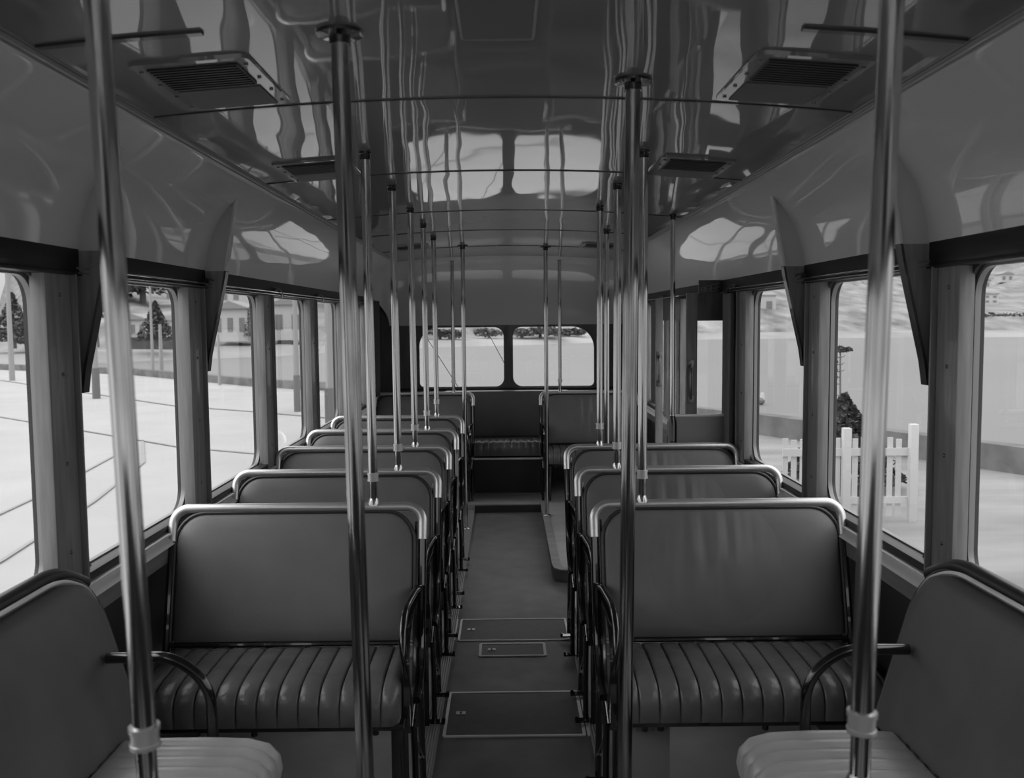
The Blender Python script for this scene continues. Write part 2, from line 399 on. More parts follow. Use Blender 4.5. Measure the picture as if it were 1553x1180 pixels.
# rear wall with its two windows
bm = BM()
LL = rrect(-.863, -.016, .995, 1.595, (.05, .09, .10, .19), 8); RL = rrect(.062, .877, .995, 1.595, (.10, .05, .22, .09), 8)
Pr = lambda u, v, d: (u, BACK+.05*d, v)
holed(bm, Pr, -1.262, .023, .96, 1.66, LL); holed(bm, Pr, .023, 1.262, .96, 1.66, RL)
box(bm, -1.262, 1.262, BACK, BACK+.05, -.1, .96); box(bm, -1.262, 1.262, BACK+.01, BACK+.05, 1.66, 2.2)
struct(ob('wall_back', bm, 'rear'))
for L in (LL, RL):
    WN[0] += 1
    cu = sum(p[0] for p in L)/len(L); cv = sum(p[1] for p in L)/len(L)
    bm = BM(); tube(bm, [(u, BACK+.012, v) for u, v in L], .007, 8, closed=True); w = struct(ob('window_%d' % WN[0], bm, 'rubber'))
    bm = BM(); bm.faces.new([bm.verts.new((u, BACK+.03, v)) for u, v in L]); ob('glass_pane', bm, 'glass', w)
bm = BM(); box(bm, -1.1, 1.1, BACK-.015, BACK+.01, .972, .990, .003); trim(bm, 'rubber')
# front wall (behind the viewer) with windscreen openings
bm = BM()
Pf = lambda u, v, d: (u, FRONT-.05*d, v)
for a, b in ((-1.262, 0), (0, 1.262)): holed(bm, Pf, a, b, .80, 1.98, rrect(a+.07, b-.07, 1.05, 1.82, .1, 8))
box(bm, -1.31, 1.31, FRONT-.05, FRONT, -.1, .80); box(bm, -1.31, 1.31, FRONT-.05, FRONT, 1.98, 2.38)
struct(ob('wall_front', bm, 'rear'))

# floor
bm = BM()
box(bm, -1.31, -.346, FRONT, BACK, -.1, 0.0); box(bm, .386, .95, FRONT, BACK, -.1, 0.0)
box(bm, .95, 1.31, FRONT, DOOR[0], -.1, 0.0); box(bm, .95, 1.31, DOOR[1], BACK, -.1, 0.0)
box(bm, .95, 1.31, DOOR[0], DOOR[1], -.45, -.40)
box(bm, -.346, .386, FRONT, 7.9, -.1, -.02, mi=1)
struct(ob('floor', bm, ['bay', 'lino'], smooth=False))
bm = BM(); box(bm, -.346, -.286, FRONT, 7.9, -.02, .004, .002); trim(bm, 'ribbed')
bm = BM(); box(bm, .326, .386, FRONT, 4.82, -.02, .004, .002); box(bm, .335, .40, 4.80, 4.86, -.02, .008, .003); trim(bm, 'ribbed')
# rear step and right-hand platform
bm = BM(); box(bm, -1.25, 1.25, 7.9, BACK, -.1, .056, .004); trim(bm, 'stepwood')
bm = BM()
pl = [(.292, 5.86), (.30, 5.79), (.335, 5.745), (.40, 5.735), (.93, 5.735), (.93, 7.9), (.292, 7.9)]
prism(bm, pl, 'z', -.05, .0555); trim(bm, ['lino'])
bm = BM(); prism(bm, [(.292, 5.86), (.30, 5.79), (.335, 5.745), (.40, 5.735), (.93, 5.735), (.93, 7.9), (.292, 7.9)], 'z', .0557, .062); trim(bm, 'bay')
bm = BM(); prism(bm, [(.288, 5.86), (.296, 5.785), (.333, 5.738), (.40, 5.729), (.40, 5.78), (.36, 5.79), (.345, 5.86), (.345, 7.9), (.288, 7.9)], 'z', .0622, .066); trim(bm, 'stepwood')

bm = BM(); box(bm, -.285, .29, 7.885, 7.899, -.02, .045); trim(bm, 'panel')
# floor access hatches
def floor_hatch(x0, x1, y0, y1, label, bar=.011):
    t = thing('floor_hatch', label, 'hatch', ((x0+x1)/2, (y0+y1)/2, -.02), 'access hatches in the aisle floor')
    a, b = (x1-x0)/2, (y1-y0)/2
    ob('hatch_plate', bx(-a+.004, a-.004, -b+.004, b-.004, 0, .003), 'hatch', t, False)
    bm = BM(); L0 = rrect(-a, a, -b, b, .012, 3); L1 = rrect(-a+bar, a-bar, -b+bar, b-bar, .006, 3); n = len(L0)
    rr = [[bm.verts.new((u, v, z)) for u, v in L] for L, z in ((L0, 0), (L0, .005), (L1, .005), (L1, 0))]
    for i in range(3):
        for k in range(n): bm.faces.new((rr[i][k], rr[i][(k+1) % n], rr[i+1][(k+1) % n], rr[i+1][k]))
    ob('trim_frame', bm, 'alu_floor', t)
    bm = BM(); box(bm, -a+.045, -a+.085, -.014, .014, .003, .006)
    lp = ob('latch_plate', bm, 'alu_floor', t, False)
    bm = BM(); cyl(bm, (-a+.065, 0, .0065), .005, .002, n=10); box(bm, -a+.063, -a+.067, -.012, .012, .006, .0075)
    ob('key_slot', bm, 'blackm', lp, False)
floor_hatch(-.272, .310, 3.575, 4.022, 'largest metal-edged hatch in the aisle floor, nearest the viewer', .013)
floor_hatch(-.268, .322, 4.683, 5.03, 'wide metal-edged aisle hatch farthest from the viewer, its right end under the kerb strip', .011)
floor_hatch(-.152, .190, 4.458, 4.644, 'smallest metal-edged hatch, between the two wide hatches in the aisle', .014)
for x in (-.292, .322):
    bm = BM(); box(bm, x-.006, x+.006, 3.575, 4.02, -.02, -.013, .001); trim(bm, 'alu_floor')
bm = BM(); box(bm, -.294, -.282, 4.69, 5.03, -.02, -.013, .001); trim(bm, 'alu_floor')
# ------------------------------------------------------------------ seats
def bench_seat(s):
    """two-place bench; local x runs from the aisle side (0) outwards (s*.92), rail at y=0, z=1"""
    def X(x): return s*x
    root = thing('bench_seat', 'x', 'seat')
    lean = lambda z: -(1.0-z)*.26
    # chromed grab rail round the top of the back
    pth = curve([(X(.008), lean(.872), .872), (X(.008), 0, .9855), (X(.912), 0, .9855), (X(.912), lean(.872), .872)], 10, .125)
    bm = BM(); tube(bm, pth, .0165, 14); ob('top_rail', bm, 'satin', root)
    # black frame tube under the chrome
    bm = BM()
    tube(bm, curve([(X(.008), lean(.874), .874), (X(.008), lean(.5), .5), (X(.012), -.20, .40), (X(.012), -.30, .385)], 6, .06), .0135, 10)
    tube(bm, [(X(.912), lean(.874), .874), (X(.912), lean(.45), .45)], .0135, 10)
    tube(bm, [(X(.008), lean(.52), .52), (X(.912), lean(.52), .52)], .009, 8)
    for x in (.03, .89):
        tube(bm, curve([(X(x), lean(.52)+.0, .50), (X(x), lean(.93)+.012, .93)], 3), .008, 8)
    ob('back_frame', bm, 'black', root)
    # padded back: concentric rings
    def panel(x0, x1, z0, z1, rad, th):
        bm = BM(); prev = None
        rings = [(.0, th*.5), (.0, .004), (.004, -.004), (.014, -.010), (.05, -.016), (.11, -.019), (.17, -.020)]
        first = None
        for ins, dy in rings:
            L = rrect(x0+ins, x1-ins, z0+ins, z1-ins, tuple(max(.012, q-ins*.7) for q in rad), 7)
            row = []
            for u, v in L:
                wr = 0
                row.append(bm.verts.new((X(u), lean(v)+dy+wr, v)))
            if prev:
                n = len(row)
                for k in range(n): bm.faces.new((prev[k], prev[(k+1) % n], row[(k+1) % n], row[k]))
            else: first = row
            prev = row
        bm.faces.new(prev); bm.faces.new(first[::-1])
        return bm
    ob('backrest', panel(.042, .895, .527, .966, (.02, .02, .10, .10), .03), 'leather' if s < 0 else 'leather_creased', root)
    bm = BM(); L = rrect(.036, .900, .522, .970, (.02, .02, .105, .105), 8)
    tube(bm, [(X(u), lean(v)-.001, v) for u, v in L], .0065, 8, closed=True); ob('piping', bm, 'piping', root)
    # fluted cushion
    bm = BM(); ex0, ex1, pit = .044, .90, .0645; rows = []
    path = [(-.12, .40, 0), (-.12, .47, 0), (-.13, .512, .6), (-.17, .523, 1), (-.25, .527, 1), (-.35, .527, 1), (-.43, .524, 1), (-.48, .518, 1), (-.508, .507, 1), (-.527, .490, 1), (-.538, .465, .9), (-.541, .44, .8), (-.541, .418, .6), (-.535, .40, 0)]
    nrm = []
    for i in range(len(path)):
        a = path[max(0, i-1)]; b = path[min(len(path)-1, i+1)]; d = Vector((b[0]-a[0], b[1]-a[1])).normalized(); nrm.append((d.y, -d.x))
    us = [ex0, ex0+.004, ex0+.010, ex0+.02, ex0+.03]; c0 = ex0+.055
    while c0 < ex1-.01:
        us += [c0+q for q in (-.024, -.015, -.008, -.004, -.0018, 0, .0018, .004, .008, .015, .024) if ex0+.031 < c0+q < ex1-.006]; c0 += pit
    us += [ex1-.005, ex1]; us = sorted(set(us))
    for u in us:
        ds = abs(((u-ex0-.055+pit/2) % pit)-pit/2)
        off = -.0085*max(0, 1-ds/.0035) - .0055*max(0, 1-ds/.03)**2
        ed = min(u-ex0, ex1-u); eo = -.022*max(0, 1-ed/.03)**2
        rows.append([bm.verts.new((X(u), y + nn[0]*(off*w+eo), z + nn[1]*(off*w+eo))) for (y, z, w), nn in zip(path, nrm)])
    N = len(us)-1
    for k in range(N):
        for i in range(len(path)-1): bm.faces.new((rows[k][i], rows[k][i+1], rows[k+1][i+1], rows[k+1][i]))
        bm.faces.new((rows[k][-1], rows[k][0], rows[k+1][0], rows[k+1][-1]))
    bm.faces.new(rows[0]); bm.faces.new(rows[-1][::-1])
    ob('seat_cushion', bm, 'leather2', root, angle=70)
    bm = BM(); a, b = sorted((X(.03), X(.90))); box(bm, a, b, -.525, -.13, .382, .405, .004)
    for x in (.12, .17, .5, .8): cyl(bm, (X(x), -.51, .376), .010, .02)
    ob('seat_base', bm, 'black', root)
    # aisle-side frame: flat bars
    bm = BM(); a, b = sorted((X(.018), X(.040)))
    prism(bm, [(-.075, .70), (-.10, .38), (-.36, .36), (-.40, .33), (-.45, .34), (-.455, .44), (-.44, .58), (-.40, .645), (-.30, .675)], 'x', a, b)
    tube(bm, curve([(X(.010), -.10, .72), (X(.016), -.14, .40), (X(.012), -.12, .02)], 5, .08), .0125, 10)
    tube(bm, curve([(X(.012), -.405, .37), (X(.010), -.39, .20), (X(.010), -.395, .01)], 5, .08), .0115, 10)
    tube(bm, curve([(X(.012), -.13, .10), (X(.006), -.25, .17), (X(.012), -.40, .30)], 6, .1), .009, 8)
    for y in (-.125, -.395):
        box(bm, *sorted((X(-.035), X(.04))), y-.018, y+.018, .002, .009); cyl(bm, (X(-.028), y, .012), .007, .014, n=8)
    ob('side_frame', bm, 'black', root)
    bm = BM()
    tube(bm, [(X(.018), -.375, .40), (X(.022), -.415, .345)], .017, 12); ob('hinge_boss', bm, 'black', root)
    # armrest loop
    bm = BM()
    tube(bm, curve([(X(.008), lean(.70)-.0, .705), (X(.026), -.13, .712), (X(.044), -.33, .705), (X(.044), -.425, .63), (X(.026), -.44, .50), (X(.026), -.40, .39)], 7, [.03, .06, .08, .06]), .0125, 12)
    ob('armrest', bm, 'black', root)
    # pedestal leg
    for x in (.055,):
        bm = BM(); a, b = sorted((X(.028), X(.083))); box(bm, a, b, -.43, -.415, .0, .39, .003); box(bm, a, b, -.43, -.38, .0, .008)
        prism(bm, [(X(.045), .02), (X(.062), .02), (X(.054), .30)], 'y', -.436, -.43)
        ob('leg', bm, 'black', root)
    bm = BM(); a, b = sorted((X(.86), X(.90))); box(bm, a, b, -.43, -.41, 0, .385, .003); ob('leg', bm, 'black', root)
    return root
def copy_tree(o, parent=None):
    c = o.copy(); C.objects.link(c)
    if parent: c.parent = parent
    for ch in list(o.children): copy_tree(ch, c)
    return c
protoL, protoR = bench_seat(-1), bench_seat(1)
used = set()
def put_seat(s, y, label, z=0.0):
    p = protoL if s < 0 else protoR
    o = p if s not in used else copy_tree(p); used.add(s)
    o.location = (-.300 if s < 0 else .306, y, z); o['label'] = label; o['group'] = 'padded bench seats facing the viewer'
    return o
put_seat(-1, 3.294, 'nearest padded leather bench seat in the left row, its whole back showing')
put_seat(-1, 4.063, 'second bench seat from the viewer in the left row, behind the nearest one')
put_seat(-1, 4.826, 'third bench seat from the viewer in the left row, only its upper back showing')
put_seat(-1, 5.572, 'fourth bench seat from the viewer in the left row, a thin strip of back showing')
put_seat(-1, 6.359, 'fifth bench seat in the left row, last before the gap to the rear')
put_seat(-1, 8.432, 'rearmost left bench seat, just under the left back window')
r1 = put_seat(1, 3.299, 'nearest padded leather bench seat on the right, creased back fully in view')
put_seat(1, 4.062, 'middle bench seat of the three in the right row')
put_seat(1, 4.808, 'farthest of the three right row bench seats, in front of the folding door')
put_seat(1, 8.432, 'rearmost right bench seat, just under the right back window', .0)

# heater box under the nearest right seat
t = thing('heater_box', 'grey riveted metal box under the aisle end of the nearest right bench seat', 'box', (.43, 3.0, 0))
ob('casing', bx(-.075, .085, -.16, .14, 0, .365, .004), 'box', t)
for x in (-.06, -.02, .03, .07):
    bm = BM(); cyl(bm, (x, -.162, .345), .004, .004, 'y', 8); ob('rivet', bm, 'brass', t)

# central rear seat
t = thing('rear_seat', 'dark central seat across the end of the aisle below the back windows', 'seat', (0, 8.4, .056))
ob('kick_panel', bx(-.40, .40, .02, .45, 0, .315), 'panel', t, False)
ob('front_strip', bx(-.40, .40, .0, .022, .312, .328, .002), 'alu', t)
bm = BM(); N = 120; rows = []
path = [(.45, .35, 0), (.45, .46, 0), (.40, .478, 1), (.20, .485, 1), (.06, .485, 1), (.015, .465, 1), (.0, .43, 1), (.0, .39, .6), (.01, .345, 0)]
for k in range(N+1):
    u = -.42+.84*k/N; gr = 1-abs(math.sin(PI*((u+.42)/.065)))**.55
    rows.append([bm.verts.new((u, y+.010*gr*w*(1 if z < .47 else 0), z-.013*gr*w*(1 if z >= .46 else 0))) for y, z, w in path])
for k in range(N):
    for i in range(len(path)-1): bm.faces.new((rows[k][i], rows[k][i+1], rows[k+1][i+1], rows[k+1][i]))
bm.faces.new(rows[0]); bm.faces.new(rows[-1][::-1])
ob('seat_cushion', bm, 'leather2', t, angle=70)
ob('backrest', bx(-.60, .60, .47, .56, .47, .915, .015), 'leather', t)

# side-facing benches at the front
def side_bench(s, label):
    t = thing('side_bench', label, 'seat', (0, 0, 0), 'side benches along the walls')
    bm = BM(); y0, y1 = 1.42, 2.335; path = [(1.02, .47, 0), (1.02, .56, 0), (1.0, .578, 1), (.90, .584, 1), (.78, .584, 1), (.68, .580, 1), (.625, .566, 1), (.598, .535, 1), (.592, .50, .8), (.60, .465, 0)]
    N = 240; nf = 17; rows = []
    for k in range(N+1):
        u = y0+(y1-y0)*k/N; gr = 1-abs(math.sin(PI*nf*(u-y0)/(y1-y0)))**.45; ed = max(0, 1-min(u-y0, y1-u)/.03)**2
        row = []
        for x, z, w in path:
            dx = 0.012*gr*w if x < .64 else 0; dz = -.020*gr*w if z > .55 else 0
            row.append(bm.verts.new((s*(x+dx+(.015*ed if x < .66 else 0)), u, z+dz-(.016*ed if z > .55 else 0))))
        rows.append(row)
    for k in range(N):
        for i in range(len(path)-1): bm.faces.new((rows[k][i], rows[k][i+1], rows[k+1][i+1], rows[k+1][i]))
        bm.faces.new((rows[k][-1], rows[k][0], rows[k+1][0], rows[k+1][-1]))
    bm.faces.new(rows[0]); bm.faces.new(rows[-1][::-1])
    ob('seat_cushion', bm, 'leather_glare', t, angle=70)
    # backrest leaning on the wall
    bm = BM(); z0, z1 = .53, .985; prev = None
    def bxp(z): return 1.018+(z-.53)/.455*.138
    for ins, dd in ((0, .035), (0, .004), (.006, -.004), (.03, -.012), (.10, -.016)):
        L = rrect(1.42+ins, 2.49-ins, z0+ins, z1-ins, (.02, .02, max(.02, .15-ins), .05), 8)
        row = [bm.verts.new((s*(bxp(v)+dd), u - max(0, u-2.2)*(z1-v)*.08, v)) for u, v in L]
        if prev:
            for k in range(len(row)): bm.faces.new((prev[k], prev[(k+1) % len(row)], row[(k+1) % len(row)], row[k]))
        else: bm.faces.new(row[::-1])
        prev = row
    bm.faces.new(prev); ob('backrest', bm, 'leather_dk', t)
    bm = BM(); L = rrect(1.42, 2.494, z0, z1+.004, (.02, .02, .152, .05), 8)
    tube(bm, [(s*(bxp(v)+.006), u - max(0, u-2.2)*(z1-v)*.08, v) for u, v in L], .006, 8, closed=True)
    ob('piping', bm, 'piping', t)
    bm = BM(); tube(bm, curve([(s*1.158, 1.42, 1.0), (s*1.158, 2.33, 1.0), (s*1.145, 2.475, .93), (s*1.11, 2.475, .80)], 8, [.12, .06]), .007, 8)
    ob('edge_bead', bm, 'satin', t)
    bm = BM(); tube(bm, curve([(s*1.188, 1.42, 1.008), (s*1.188, 2.36, 1.008), (s*1.18, 2.50, .94)], 8, [.12]), .021, 12)
    ob('top_roll', bm, 'leather_dark_roll', t)
    bm = BM(); a, b = sorted((s*.62, s*1.22)); box(bm, a, b, 1.44, 2.32, .43, .468, .004); ob('seat_base', bm, 'black', t)
    bm = BM()
    tube(bm, curve([(s*1.065, 2.37, .775), (s*.88, 2.36, .782), (s*.79, 2.36, .70), (s*.787, 2.36, .44)], 10, [.08, .09]), .0145, 14)
    ob('armrest', bm, 'black', t)
    for y in (1.5, 2.25):
        bm = BM(); a, b = sorted((s*.66, s*.70)); box(bm, a, b, y-.02, y+.02, 0, .43, .003); ob('leg', bm, 'black', t)
    return t
side_bench(-1, 'side-facing leather bench at the front left, its glare-toned fluted cushion at the lower left edge')
side_bench(1, 'side-facing leather bench at the front right, its glare-toned fluted cushion at the lower right edge')

# ------------------------------------------------------------------ grab poles
def pole(x, y, zb, kind, label, r=.0165, top=None, m='chrome', flange=.022, lean=(0, 0)):
    zt = ceil_z(x, y)+.002 if top is None else top
    t = thing('grab_pole', label, 'pole', (x, y, zb), 'upright grab poles')
    h = zt-zb; tx, ty = lean
    P = lambda z: (tx*z/h, ty*z/h, z)
    if kind == 'rail':
        bm = BM(); tube(bm, [P(.10), P(h-.004)], r, 18); ob('tube', bm, m, t)
        bm = BM(); tube(bm, [P(.012), P(.10)], r*.86, 14); c = P(.008)
        tube(bm, [(0, 0, -.008), (0, 0, .006), (0, 0, .018)], [.021, .019, .014], 12)
        ob('stub', bm, m, t)
        bm = BM()
        for z0, z1, q in ((.080, .086, 1.28), (.086, .104, 1.18), (.104, .111, 1.30)): tube(bm, [P(z0), P(z1)], r*q, 18)
        ob('collar', bm, 'satin', t)
    else:
        bm = BM(); tube(bm, [P(0), P(h-.004)], r, 20); ob('tube', bm, m, t)
        bm = BM(); tube(bm, [P(0), P(.006), P(.012)], [flange*.8, flange*.8, r*1.1], 18); ob('floor_flange', bm, m, t)
    bm = BM(); tube(bm, [P(h-.030), P(h-.012), P(h-.010), P(h-.003)], [r*1.15, r*1.2, flange, flange], 24); ob('ceiling_flange', bm, 'black', t)
    return t
nm = ['nearest', 'second', 'third', 'fourth', 'fifth']
for i, y in enumerate((3.294, 4.063, 4.826, 5.572, 6.359)):
    pole(-.487, y, 1.0, 'rail', 'chrome grab pole rising from the rail of the %s left row seat' % nm[i], lean=(-.006, 0))
pole(-.487, 8.432, 1.0, 'rail', 'thin chrome pole on the rearmost left seat, seen against the left back window')
for i, y in enumerate((3.299, 4.062, 4.808)):
    pole(.492, y, 1.0, 'rail', 'chrome grab pole rising from the rail of the %s right row seat' % nm[i], lean=(.003, 0))
pole(.495, 8.432, 1.0, 'rail', 'thin chrome pole on the rearmost right seat, seen against the right back window')
pole(-.332, 7.19, -.0, 'floor', 'floor-to-ceiling chrome pole at the left edge of the aisle near the rear step', flange=.042)
pole(.322, 7.35, .066, 'floor', 'floor-to-ceiling chrome pole on the right platform edge near the rear step', flange=.042)
pole(.652, 5.92, .062, 'floor', 'chrome pole left of the folding door, standing on the right platform', flange=.026)
pole(-.318, 1.99, .0, 'floor', 'thick floor-to-ceiling pole, left of the two wide-flanged ones nearest the aisle', r=.0195, m='worn', flange=.050, lean=(-.028, 0))
pole(.306, 2.39, .0, 'floor', 'thick floor-to-ceiling pole, right of the two wide-flanged ones nearest the aisle', r=.0195, m='worn', flange=.050, lean=(.025, 0))
pole(-.511, 1.25, .985, 'rail', 'large blurred pole at the far left, in front of the side bench', r=.0165, lean=(-.032, 0))
pole(.504, 1.27, .985, 'rail', 'large blurred pole at the far right, in front of the side bench', r=.0165, lean=(.026, 0))
# the guard rails those two stand on (just below the frame)
for s, y in ((-1, 1.25), (1, 1.27)):
    t = thing('guard_rail', 'chrome guard rail ahead of the %s side bench, carrying the large near pole' % ('left' if s < 0 else 'right'), 'rail', (s*.3, y, 0), 'guard rails')
    bm = BM(); tube(bm, curve([(0, 0, 0), (0, 0, .97), (s*.95, 0, .97)], 8, .1), .0165, 14); ob('rail_tube', bm, 'chrome', t)
    bm = BM(); a, b = sorted((s*.03, s*.94)); box(bm, a, b, -.01, .01, .35, .93, .005); ob('screen_panel', bm, 'leather_dk', t)

# ------------------------------------------------------------------ folding door and its surroundings
door = struct(bpy.data.objects.new('door_1', None)); C.objects.link(door); door.location = (1.25, 5.1, 0)
def leaf(x0, x1, y, ztop, hand):
    bm = BM(); d = .032; dx = -1.25; dy = -5.1
    st = .06 if x1-x0 > .22 else .05
    y0, y1 = y+dy, y+d+dy
    box(bm, x0+dx, x0+st+dx, y0, y1, .02, ztop, .003); box(bm, x1-.04+dx, x1+dx, y0, y1, .02, ztop, .003)
    ob_ = ob('door_leaf', bm, 'doorwood', door)
    bm = BM(); box(bm, x0+st+dx, x1-.04+dx, y0+.004, y1-.004, ztop-.155, ztop-.002, .003); box(bm, x0+st+dx, x1-.04+dx, y0+.004, y1-.004, .02, .55, .003); box(bm, x0+st+dx, x1-.04+dx, y0+.004, y1-.004, .78, .84, .003)
    ob('rail_panel', bm, 'doordark', ob_)
    bm = BM(); box(bm, x0+st+dx, x1-.04+dx, y0+.014, y0+.018, .55, ztop-.15); ob('glass_pane', bm, 'glass', ob_)
    bm = BM()
    tube(bm, curve([(x0+.025+dx, y0-.006, 1.40), (x0+.018+dx, y0-.04, 1.37), (x0+.018+dx, y0-.04, 1.25), (x0+.025+dx, y0-.006, 1.21)], 6, .04), .0075, 10)
    for z in (1.405, 1.205): box(bm, x0+.006+dx, x0+.044+dx, y0-.006, y0, z-.022, z+.022, .002)
    ob('handle', bm, 'brass', ob_)
leaf(1.008, 1.262, 5.10, 1.80, 1)
leaf(1.052, 1.262, 6.42, 1.80, 1)
for y in (5.03, 6.46):                                   # door posts
    bm = BM(); box(bm, 1.205, 1.31, y, y+.06, -.1, 1.80, .006); box(bm, 1.19, 1.20, y-.015, y+.0, 0, 1.80, .002); trim(bm, 'pillar')
# head box with a lettered-like plate of raised outlines
t = thing('sign_plate', 'dark plate with faint raised lettering above the folding door', 'sign', (1.20, 5.22, 1.80))
ob('board', bx(-.10, .04, .0, .02, 0, .075, .002), 'doordark', t)
bm = BM()
for k, (a, b) in enumerate(((-.088, -.066), (-.060, -.036), (-.030, -.004), (.004, .034))):
    z1 = .030+.0085*k; z0 = .012
    for (p, q) in (((a, z0), (b, z0)), ((b, z0), (b, z1+.006)), ((a, z1), (b, z1+.006)), ((a, z0), (a, z1)), ((a, (z0+z1)/2), (b, (z0+z1)/2))):
        tube(bm, [(p[0], -.001, p[1]), (q[0], -.001, q[1])], .0016, 6)
ob('lettering', bm, 'box', t)
# draught screen with its corner post
t = thing('draught_screen', 'grey metal draught screen with bright top edge in front of the folding door', 'screen', (.905, 4.97, 0))
ob('screen_panel', bx(.01, .325, -.006, .010, .03, 1.13, .003), 'box', t)
ob('edge_bead', bx(.01, .325, -.010, .014, 1.124, 1.136, .003), 'alu', t)
bm = BM(); tube(bm, [(0, 0, 0), (0, 0, 1.09), (0, 0, 1.13)], [.027, .027, .018], 14); ob('post_sleeve', bm, 'black', t)
pole(.905, 4.97, 1.12, 'floor', 'thin chrome pole above the grey draught screen beside the folding door', r=.0135, flange=.02)
# ------------------------------------------------------------------ curtains, rods
def curtain(x, y0, y1, z0, z1, label, m, s):
    bm = BM(); N = 60; rows = []
    for k in range(N+1):
        t = k/N; row = []
        for j in range(9):
            v = j/8; w = 1-.35*math.sin(PI*min(1, v*1.0))*0
            row.append(bm.verts.new((x+s*.018*math.sin(t*PI*9+.5*v)*(1-.25*v), y0+(y1-y0)*(t*(1-.12*v)+.06*v), z1+(z0-z1)*v)))
        rows.append(row)
    for k in range(N):
        for j in range(8): bm.faces.new((rows[k][j], rows[k+1][j], rows[k+1][j+1], rows[k][j+1]))
    o = ob('curtain', bm, m); md = o.modifiers.new('thick', 'SOLIDIFY'); md.thickness = .004
    tag(o, label, 'curtain', 'curtains drawn back at the rear'); return o
curtain(-1.17, 7.95, 8.42, .98, 1.84, 'dark curtain bunched at the left rear corner', 'curtain', 1)
curtain(1.19, 7.15, 7.42, .98, 1.80, 'narrow dark curtain drawn back beyond the folding door', 'curtain2', -1)
curtain(1.20, 4.86, 5.0, .92, 1.79, 'grey curtain gathered against the pillar just before the folding door', 'curtain2', -1)
for s in (-1, 1):
    t = thing('curtain_rod', 'thin bright curtain rod with hooks above the %s windows' % ('left' if s < 0 else 'right'), 'rod', (s*1.195, 3.0, 1.815), 'curtain rods')
    y1 = 5.0 if s < 0 else 1.9
    bm = BM(); tube(bm, [(0, -.42, 0), (0, y1, 0)], .003, 8); tube(bm, [(0, -.42, -.014), (0, y1, -.014)], .002, 8)
    if s > 0: tube(bm, [(0, 2.35, 0), (0, 5, 0)], .004, 8)
    ob('rod', bm, 'chrome', t)
    for yk in pill[5:]:
        if s > 0 and 5 < yk < 6.5: continue
        bm = BM(); y = yk-3.0+.1
        tube(bm, curve([(s*.03, y-.03, .015), (-s*.004, y-.03, .022), (-s*.012, y, .0), (-s*.004, y+.05, -.022), (s*.006, y+.055, -.02)], 4, .02), .004, 8)
        cyl(bm, (s*.02, y-.03, .015), .010, .02, 'x', 10)
        ob('hook', bm, 'brass', t)

# ------------------------------------------------------------------ ceiling fittings
def vent(s, y0, y1, label):
    xa, xb = .575, .845
    xc = (xa+xb)/2; z = ceil_z(xc, (y0+y1)/2)
    t = thing('ceiling_vent', label, 'vent', (s*xc, (y0+y1)/2, z), 'ceiling air vents')
    a, b = (xb-xa)/2, (y1-y0)/2; tilt = -.10*xc
    def Z(x, dz): return x*s*0 + dz
    t.rotation_euler = (0, math.atan(.10*xc)*s, 0)
    bm = BM(); L0 = rrect(-a, a, -b, b, .02, 4); n = len(L0); L1 = rrect(-a-.003, a+.003, -b-.003, b+.003, .022, 4)
    A = [bm.verts.new((u, v, .006)) for u, v in L1]; B = [bm.verts.new((u, v, -.008)) for u, v in L0]
    for k in range(n): bm.faces.new((A[k], A[(k+1) % n], B[(k+1) % n], B[k]))
    bm.faces.new(B)
    ob('frame', bm, 'ceiling', t)
    w = a-.032
    bm = BM()
    box(bm, -w, w, -b+.035, -b+.205, -.0125, -.0078)
    pz = ob('grille', bm, 'grille', t, False)
    bm = BM()
    for k in range(9): yy = -b+.045+.019*k; box(bm, -w+.004, w-.004, yy, yy+.006, -.0150, -.0124)
    ob('louvre', bm, 'grille', pz, False)
    ob('shutter_plate', bx(-w, w, -b+.235, b-.025, -.0115, -.0078, .001), 'shutter', t)
    bm = BM()
    for x in (-a+.015, a-.015):
        for k in range(4): cyl(bm, (x, -b+.05+(2*b-.1)*k/3, -.0095), .005, .004, n=8)
    ob('screw', bm, 'brass', t)
for s, sd in ((-1, 'left'), (1, 'right')):
    vent(s, 2.10, 2.54, 'dark-grilled air vent in the ceiling on the %s, nearest the viewer' % sd)
    vent(s, 3.36, 3.78, 'second ceiling vent on the %s, seen at a flat angle' % sd)
    vent(s, 6.86, 7.24, 'farthest ceiling vent on the %s, a thin dark line' % sd)
t = thing('roof_hatch', 'rectangular panel with pale metal edging in the middle of the ceiling, top of the picture', 'hatch', (-.012, 1.72, ceil_z(0, 1.7)))
ob('hatch_panel', bx(-.076, .076, -.34, .34, -.004, .008), 'ceiling', t)
bm = BM(); L = rrect(-.078, .078, -.345, .345, .012, 4); tube(bm, [(u, v, -.003) for u, v in L], .0035, 8, closed=True); ob('edging', bm, 'box', t)
bm = BM(); tube(bm, curve([(0, .012, .01), (0, .012, -.014), (0, -.012, -.014), (0, -.012, .01)], 5, .01), .0035, 8)
o = ob('cord_guide', bm, 'alu'); o.location = (-.115, 1.83, ceil_z(.1, 1.83)); tag(o, 'small metal loop screwed to the ceiling left of the roof panel', 'hook')

